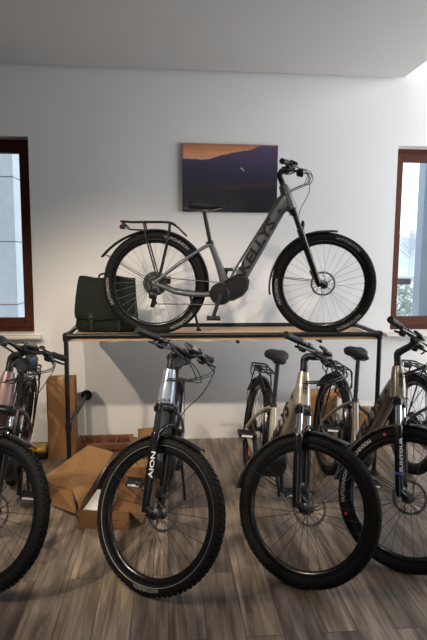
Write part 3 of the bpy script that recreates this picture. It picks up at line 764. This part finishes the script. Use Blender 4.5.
m = MB(); m.prism([(.478, .352), (.492, .362), (.500, .350), (.513, .338), (.522, .339), (.512, .345), (.503, .358), (.496, .368), (.487, .366)], .0006, y0=-.0116); m.build('printed_rider', rdm, po, smooth=False)
m = MB(); m.prism([(.020, .028), (.026, .042), (.032, .028)], .0005, y0=-.0116); m.prism([(.020, .020), (.034, .020), (.034, .024), (.020, .024)], .0005, y0=-.0116); m.build('printed_mark', GREYP, po, smooth=False)

# ------------------------------------------------------------------ bag on the table
bg = empty('pannier_bag', (-.452, 4.06, TOPZ), rad(-3)); tag(bg, 'dark green canvas bag with front flap standing on the table behind the wheel', 'bag')
rs = []
for z, hx, hy in ((.002, .190, .060), (.012, .205, .078), (.06, .214, .088), (.16, .206, .082), (.27, .196, .070), (.35, .188, .054), (.385, .184, .040), (.398, .178, .026)):
    sag = .008*math.sin(z*20)
    rs.append(superring(V((.012*z/.4, 0, z)), V((1, 0, 0)), V((0, 1, 0)), hx*1.08+sag*.3, hy, 36, 3.6))
m = MB(); m.rings(rs); m.build('body', BAGM, bg, 50)
fl = MB(); rs = []
for (y, z, hw) in ((.040, .372, .178), (.020, .404, .186), (-.010, .412, .190), (-.045, .402, .194), (-.070, .345, .200), (-.088, .25, .206), (-.098, .15, .212), (-.101, .105, .205), (-.099, .098, .195)):
    ring = []
    for k in range(13):
        t = -1+k/6; ring.append(V((t*hw*1.08+.012*z/.4-.004, y+.016*abs(t)**3+.003*math.sin(t*9+z*30), z+.008*math.sin(t*5))))
    for k in range(13):
        t = 1-k/6; ring.append(V((t*(hw-.003)*1.08+.012*z/.4-.004, y+.006+.016*abs(t)**3+.003*math.sin(t*9+z*30), z-.004+.008*math.sin(t*5))))
    rs.append(ring)
fl.rings(rs); fl.build('flap', BAGM, bg, 60)
for x in (-.10, .10):
    s = MB(); s.bbox((x, -.104, .085), (.026, .005, .13), .002, M.Rotation(rad(4), 3, 'X')); so = s.build('strap', BAGS, bg)
    s = MB(); s.bbox((x, -.109, .115), (.036, .007, .026), .003); s.build('buckle', PLAST, so)
h = MB(); h.tube(catmull([(-.06, .02, .395), (-.05, .0, .425), (0, -.01, .437), (.05, 0, .425), (.06, .02, .395)], 5), .008, 8); h.build('handle', BAGS, bg)
s = MB(); s.tube(catmull([(.175, .02, .37), (.212, -.045, .30), (.222, -.085, .18), (.216, -.10, .03)], 6), [.010]*19, 8); s.build('side_strap', BAGS, bg)

# ------------------------------------------------------------------ cartons and odds and ends on the floor
def panel(mb, q, t):
    q = [V(p) for p in q]; n = (q[1]-q[0]).cross(q[3]-q[0]).normalized()*t/2
    mb.add([p-n for p in q]+[p+n for p in q], [[3, 2, 1, 0], [4, 5, 6, 7], [0, 1, 5, 4], [1, 2, 6, 5], [2, 3, 7, 6], [3, 0, 4, 7]])
# large open carton
cb = empty('cardboard_box', (-.530, 3.071, 0)); tag(cb, 'large open cardboard box with spread flaps on the floor beside the left table leg', 'box')
u_ = V((.985, -.17, 0)); v_ = V((.17, .985, 0)); z_ = V((0, 0, 1)); W_, D_, H_ = .30, .66, .115
P = lambda a, b, c: u_*a+v_*b+z_*c
m = MB(); t = .005
panel(m, [P(0, 0, .003), P(W_, 0, .003), P(W_, D_, .003), P(0, D_, .003)], t)
panel(m, [P(0, 0, 0), P(W_, 0, 0), P(W_, 0, H_), P(0, 0, H_)], t); panel(m, [P(0, D_, 0), P(W_, D_, 0), P(W_, D_, H_), P(0, D_, H_)], t)
panel(m, [P(0, 0, 0), P(0, D_, 0), P(0, D_, H_), P(0, 0, H_)], t); panel(m, [P(W_, 0, 0), P(W_, D_, 0), P(W_, D_, H_), P(W_, 0, H_)], t)
m.build('carton_body', CARD, cb, smooth=False)
def rel(p): return V(p)-V((-.530, 3.071, 0))
def poly(mb, q, t):
    q = [rel(p) for p in q]; k = len(q); n = V((0, 0, t))
    mb.add([p-n for p in q]+[p for p in q], [list(range(k))[::-1], list(range(k, 2*k))]+[[i, (i+1) % k, k+(i+1) % k, k+i] for i in range(k)])
PA, PB, PL, PK, PR_, P1, P2, PH_ = (-.741, 3.366, .150), (-.602, 3.275, .150), (-.821, 3.442, .160), (-.555, 3.656, .300), (-.376, 3.642, .250), (-.628, 3.321, .180), (-.431, 3.518, .200), (-.531, 3.095, .120)
m = MB(); poly(m, [PL, PA, P1], t); poly(m, [PL, P1, P2, PR_, PK], t); poly(m, [P1, PA, PB], t); poly(m, [P1, PB, PH_, P2], t); m.build('flap', CARDI, cb, smooth=False)
m = MB(); panel(m, [rel(p) for p in (PA, PB, (-.560, 3.170, .040), (-.745, 3.345, .020))], t); m.build('flap', CARD, cb, smooth=False)
m = MB(); panel(m, [rel(p) for p in (PL, PA, (-.745, 3.345, .06), (-.815, 3.43, .05))], t); m.build('flap', CARD, cb, smooth=False)
m = MB(); panel(m, [P(W_, .02, H_), P(W_, D_-.02, H_), P(W_+.07, D_-.04, H_-.09), P(W_+.07, .04, H_-.09)], t); m.build('flap', CARD, cb, smooth=False)
m = MB(); panel(m, [P(0, D_, H_), P(W_, D_, H_), P(W_-.02, D_+.10, H_+.02), P(.02, D_+.10, H_+.02)], t); m.build('flap', CARDI, cb, smooth=False)
fo = MB(); fo.bbox((-.075, -.12, .050), (.12, .34, .094), .008); fo = fo.build('packing_foam', FOAM); fo.location = V((-.530, 3.071, .006))+u_*W_/2+v_*D_/2; fo.rotation_euler = (0, 0, math.atan2(u_.y, u_.x))
tag(fo, 'white packing foam lying inside the large open cardboard box', 'packing foam')
# tall carton by the wall
tcx = empty('cardboard_box', (-.838, 4.24, 0), rad(4)); tag(tcx, 'tall narrow cardboard carton standing upright by the wall, left of the table', 'box')
m = MB(); m.bbox((0, 0, .325), (.215, .16, .65), .004); bo = m.build('carton_body', CARD, tcx, 30)
m = MB(); m.bbox((0, 0, .651), (.045, .162, .002), .0005); m.bbox((0, -.0806, .608), (.045, .0012, .085), .0004); m.build('packing_tape', mat('brown packing tape', (.30, .17, .08), .25), tcx)
# wooden tray against the wall
tr = empty('wooden_tray', (-.53, 4.42, 0)); tag(tr, 'low reddish brown wooden tray lying against the wall under the table', 'tray')
m = MB(); m.bbox((0, -.10, .040), (.46, .018, .06), .003); m.bbox((0, .10, .042), (.46, .018, .066), .003)
for x in (-.22, .22): m.bbox((x, 0, .042), (.018, .2, .066), .003)
m.bbox((0, 0, .012), (.45, .2, .012), .002); m.build('tray_body', WOODD, tr)
for x in (-.08, .1): m = MB(); m.bbox((x, 0, .045), (.016, .19, .05), .003); m.build('divider', WOODD, tr)
# small carton behind the big one
sb = empty('cardboard_box', (-.08, 4.37, 0), rad(14)); tag(sb, 'small open carton on the floor at the wall behind the large open box', 'box')
m = MB(); w, d, h = .20, .16, .085
for q in ([(-w, -d, 0), (w, -d, 0), (w, -d, h), (-w, -d, h)], [(-w, d, 0), (w, d, 0), (w, d, h), (-w, d, h)], [(-w, -d, 0), (-w, d, 0), (-w, d, h), (-w, -d, h)], [(w, -d, 0), (w, d, 0), (w, d, h), (w, -d, h)], [(-w, -d, .003), (w, -d, .003), (w, d, .003), (-w, d, .003)]): panel(m, [V(p)*.75 for p in q], t)
m.build('carton_body', CARD, sb, smooth=False)
m = MB(); panel(m, [V((-w*.75, -d*.75, h*.75)), V((-w*.75, d*.75, h*.75)), V((-w*.75-.09, d*.7, h+.02)), V((-w*.75-.09, -d*.7, h+.02))], t); m.build('flap', CARDI, sb, smooth=False)
m = MB(); panel(m, [V((-w*.75, d*.75, h*.75)), V((w*.75, d*.75, h*.75)), V((w*.7, d*.75+.06, h+.04)), V((-w*.7, d*.75+.06, h+.04))], t); m.build('flap', CARDI, sb, smooth=False)
# black case with yellow lid
yc = empty('tool_case', (-1.06, 4.22, 0), rad(8)); tag(yc, 'small black tool case with yellow lid on the floor behind the mauve bicycle', 'case')
m = MB(); m.bbox((0, 0, .032), (.20, .13, .06), .008); m.build('case_body', PLAST, yc)
m = MB(); m.bbox((0, 0, .080), (.19, .125, .034), .010); m.build('lid', mat('yellow plastic', (.55, .30, .02), .4), yc)
m = MB(); m.bbox((0, -.066, .062), (.05, .012, .024), .003); m.build('latch', PLAST, yc)
# cartons beneath the right half of the table
rb = empty('cardboard_box', (1.27, 4.36, 0), rad(-6)); tag(rb, 'orange brown carton under the table behind the rear wheels of the bronze bicycle', 'box')
m = MB(); m.bbox((0, 0, .235), (.30, .20, .47), .004); m.build('carton_body', mat('orange brown cardboard', (.30, .13, .04), .8, noise=.12, nscale=9), rb, 30)
m = MB(); m.bbox((.0, 0, .471), (.05, .202, .002), .0005); m.bbox((0, -.101, .43), (.05, .0012, .08), .0004); m.build('packing_tape', MATS['brown packing tape'], rb)
rb = empty('cardboard_box', (1.76, 4.38, 0), rad(3)); tag(rb, 'lower brown carton beside the right rear leg of the table', 'box')
m = MB(); m.bbox((0, 0, .15), (.30, .20, .30), .004); m.build('carton_body', CARD, rb, 30)
m = MB(); m.bbox((.0, 0, .301), (.05, .202, .002), .0005); m.bbox((0, -.101, .26), (.05, .0012, .08), .0004); m.build('packing_tape', MATS['brown packing tape'], rb)

# ------------------------------------------------------------------ bicycles
HUT = lambda sd, tm: [('HUTCHINSON', rad(190), sd, .030, tm), ('HUTCHINSON', rad(62), sd, .030, tm), ('HUTCHINSON', rad(305), sd, .030, tm)]
G = 'electric bicycles parked in a row on the floor'
bike('electric_bicycle', 'slate grey electric bicycle displayed on top of the table, side on', FR_GREY, (-.085, 3.89), -4, -1.0, rad(-8), z=TOPZ, crank=-107, spoke_mat=SPOKES,
     ref='rear', front_texts=HUT(-1, GREYP), rear_texts=HUT(-1, GREYP), rear_ref=())
bike('electric_bicycle', 'silver blue electric bicycle with knobby tyres, parked right of the open cardboard box', FR_SILV, (-.122, 2.42), -96, 6.5, rad(60), drop=.045, knobby=True, crank=-20, saddle_drop=-.03,
     tube_text=True, fork_text=('AION', .030, WHITEP), stripe=True, headlight=False, group=G, front_texts=[('HUTCHINSON', rad(292), -1, .022, GREYP)], rack=False)
bike('electric_bicycle', 'champagne electric bicycle parked between the silver blue and the bronze one', FR_CHAMP, (.625, 2.42), -89, 7, rad(53), drop=.07, crank=112, saddle_drop=-.05,
     stanch=CHROME, emblem=True, rear_ref=(rad(235), rad(55)), headlight=False, curl=True, group=G)
bike('electric_bicycle', 'bronze electric bicycle with blue banded fork and white lettered tyre, right of the champagne one', FR_BRONZ, (1.195, 2.50), -89.5, 6, rad(54), drop=.06, rise=.055, crank=100, saddle_drop=-.05,
     stanch=CHROME, emblem=True, fork_text=('SUNTOUR', .022, WHITEP), fork_blue=True, rear_ref=(rad(255), rad(75)), headlight=False, group=G, front_texts=[('HUTCHINSON', rad(195), -1, .027, mat('light grey print', (.38, .38, .38), .5)), ('HUTCHINSON', rad(159), -1, .027, MATS['light grey print']), ('HUTCHINSON', rad(20), -1, .027, MATS['light grey print']), ('@', rad(220), -1, 0, REDP), ('@', rad(130), -1, 0, REDP)])
bike('electric_bicycle', 'graphite electric bicycle of which only the rear wheel shows at the right edge', FR_GRAPH, (1.83, 2.50), -88, 6, rad(30), crank=100, headlight=False, group=G, rear_ref=(rad(215),))
bike('electric_bicycle', 'dusty mauve electric bicycle with a round headlight, cut off by the left edge', FR_MAUVE, (-.950, 2.485), -84, 9.5, rad(52), drop=.06, rise=.03, knobby=True, crank=100, stanch=CHROME, group=G, emblem=False)

# ------------------------------------------------------------------ light
def spot(name, loc, target, watts, col, radius, ang, blend=.6):
    l = bpy.data.lights.new(name, 'SPOT'); l.energy = watts; l.color = col; l.shadow_soft_size = radius; l.spot_size = rad(ang); l.spot_blend = blend
    o = bpy.data.objects.new(name, l); C.objects.link(o); o.location = loc; o.rotation_euler = (V(target)-V(loc)).to_track_quat('-Z', 'Y').to_euler()
def area(name, loc, target, sx, sy, watts, col):
    l = bpy.data.lights.new(name, 'AREA'); l.shape = 'RECTANGLE'; l.size = sx; l.size_y = sy; l.energy = watts; l.color = col
    o = bpy.data.objects.new(name, l); C.objects.link(o); o.location = loc; o.rotation_euler = (V(target)-V(loc)).to_track_quat('-Z', 'Y').to_euler()
spot('ceiling_spot', (-2.1, 1.35, 3.0), (0, 4.2, .1), 310, (1, .84, .66), .05, 58, .75)
spot('ceiling_spot', (-1.8, 2.0, 3.0), (.1, 2.5, 0), 95, (1, .88, .74), .06, 64, .7)
spot('ceiling_spot', (-.75, 1.35, 3.0), (-.2, 4.3, .0), 210, (1, .84, .66), .05, 58, .75)
spot('ceiling_spot', (.7, 1.35, 3.0), (.35, 4.3, .1), 130, (1, .86, .70), .05, 58, .75)
spot('ceiling_spot', (-1.35, -2.6, 3.0), (.1, 4.3, 1.0), 28, (1, .88, .74), .10, 30, .6)
area('daylight_front', (4.58, 3.0, 2.2), (1.7, 4.3, 2.1), 2.4, 3.6, 200, (.94, .97, 1))
area('fill_behind_camera', (.9, -3.35, 1.9), (.7, 2, .4), 3.2, 2.0, 22, (.96, .98, 1))  # added soft fill behind the camera; the front wall has no window
w = bpy.data.worlds.new('overcast'); bpy.context.scene.world = w; w.use_nodes = True; nt = w.node_tree; bgn = nt.nodes['Background']
tc = nt.nodes.new('ShaderNodeTexCoord'); sp = nt.nodes.new('ShaderNodeSeparateXYZ'); nt.links.new(tc.outputs['Generated'], sp.inputs[0])
cr = nt.nodes.new('ShaderNodeValToRGB'); nt.links.new(sp.outputs['Z'], cr.inputs[0]); cr.color_ramp.elements[0].color = (.86, .92, 1, 1); cr.color_ramp.elements[1].color = (.80, .89, 1, 1); cr.color_ramp.elements[0].position = .0
nt.links.new(cr.outputs[0], bgn.inputs['Color']); bgn.inputs['Strength'].default_value = 2.4
vs_ = bpy.context.scene.view_settings; vs_.view_transform = 'Standard'; vs_.look = 'None'; vs_.exposure = 0; vs_.gamma = 1; vs_.use_curve_mapping = False
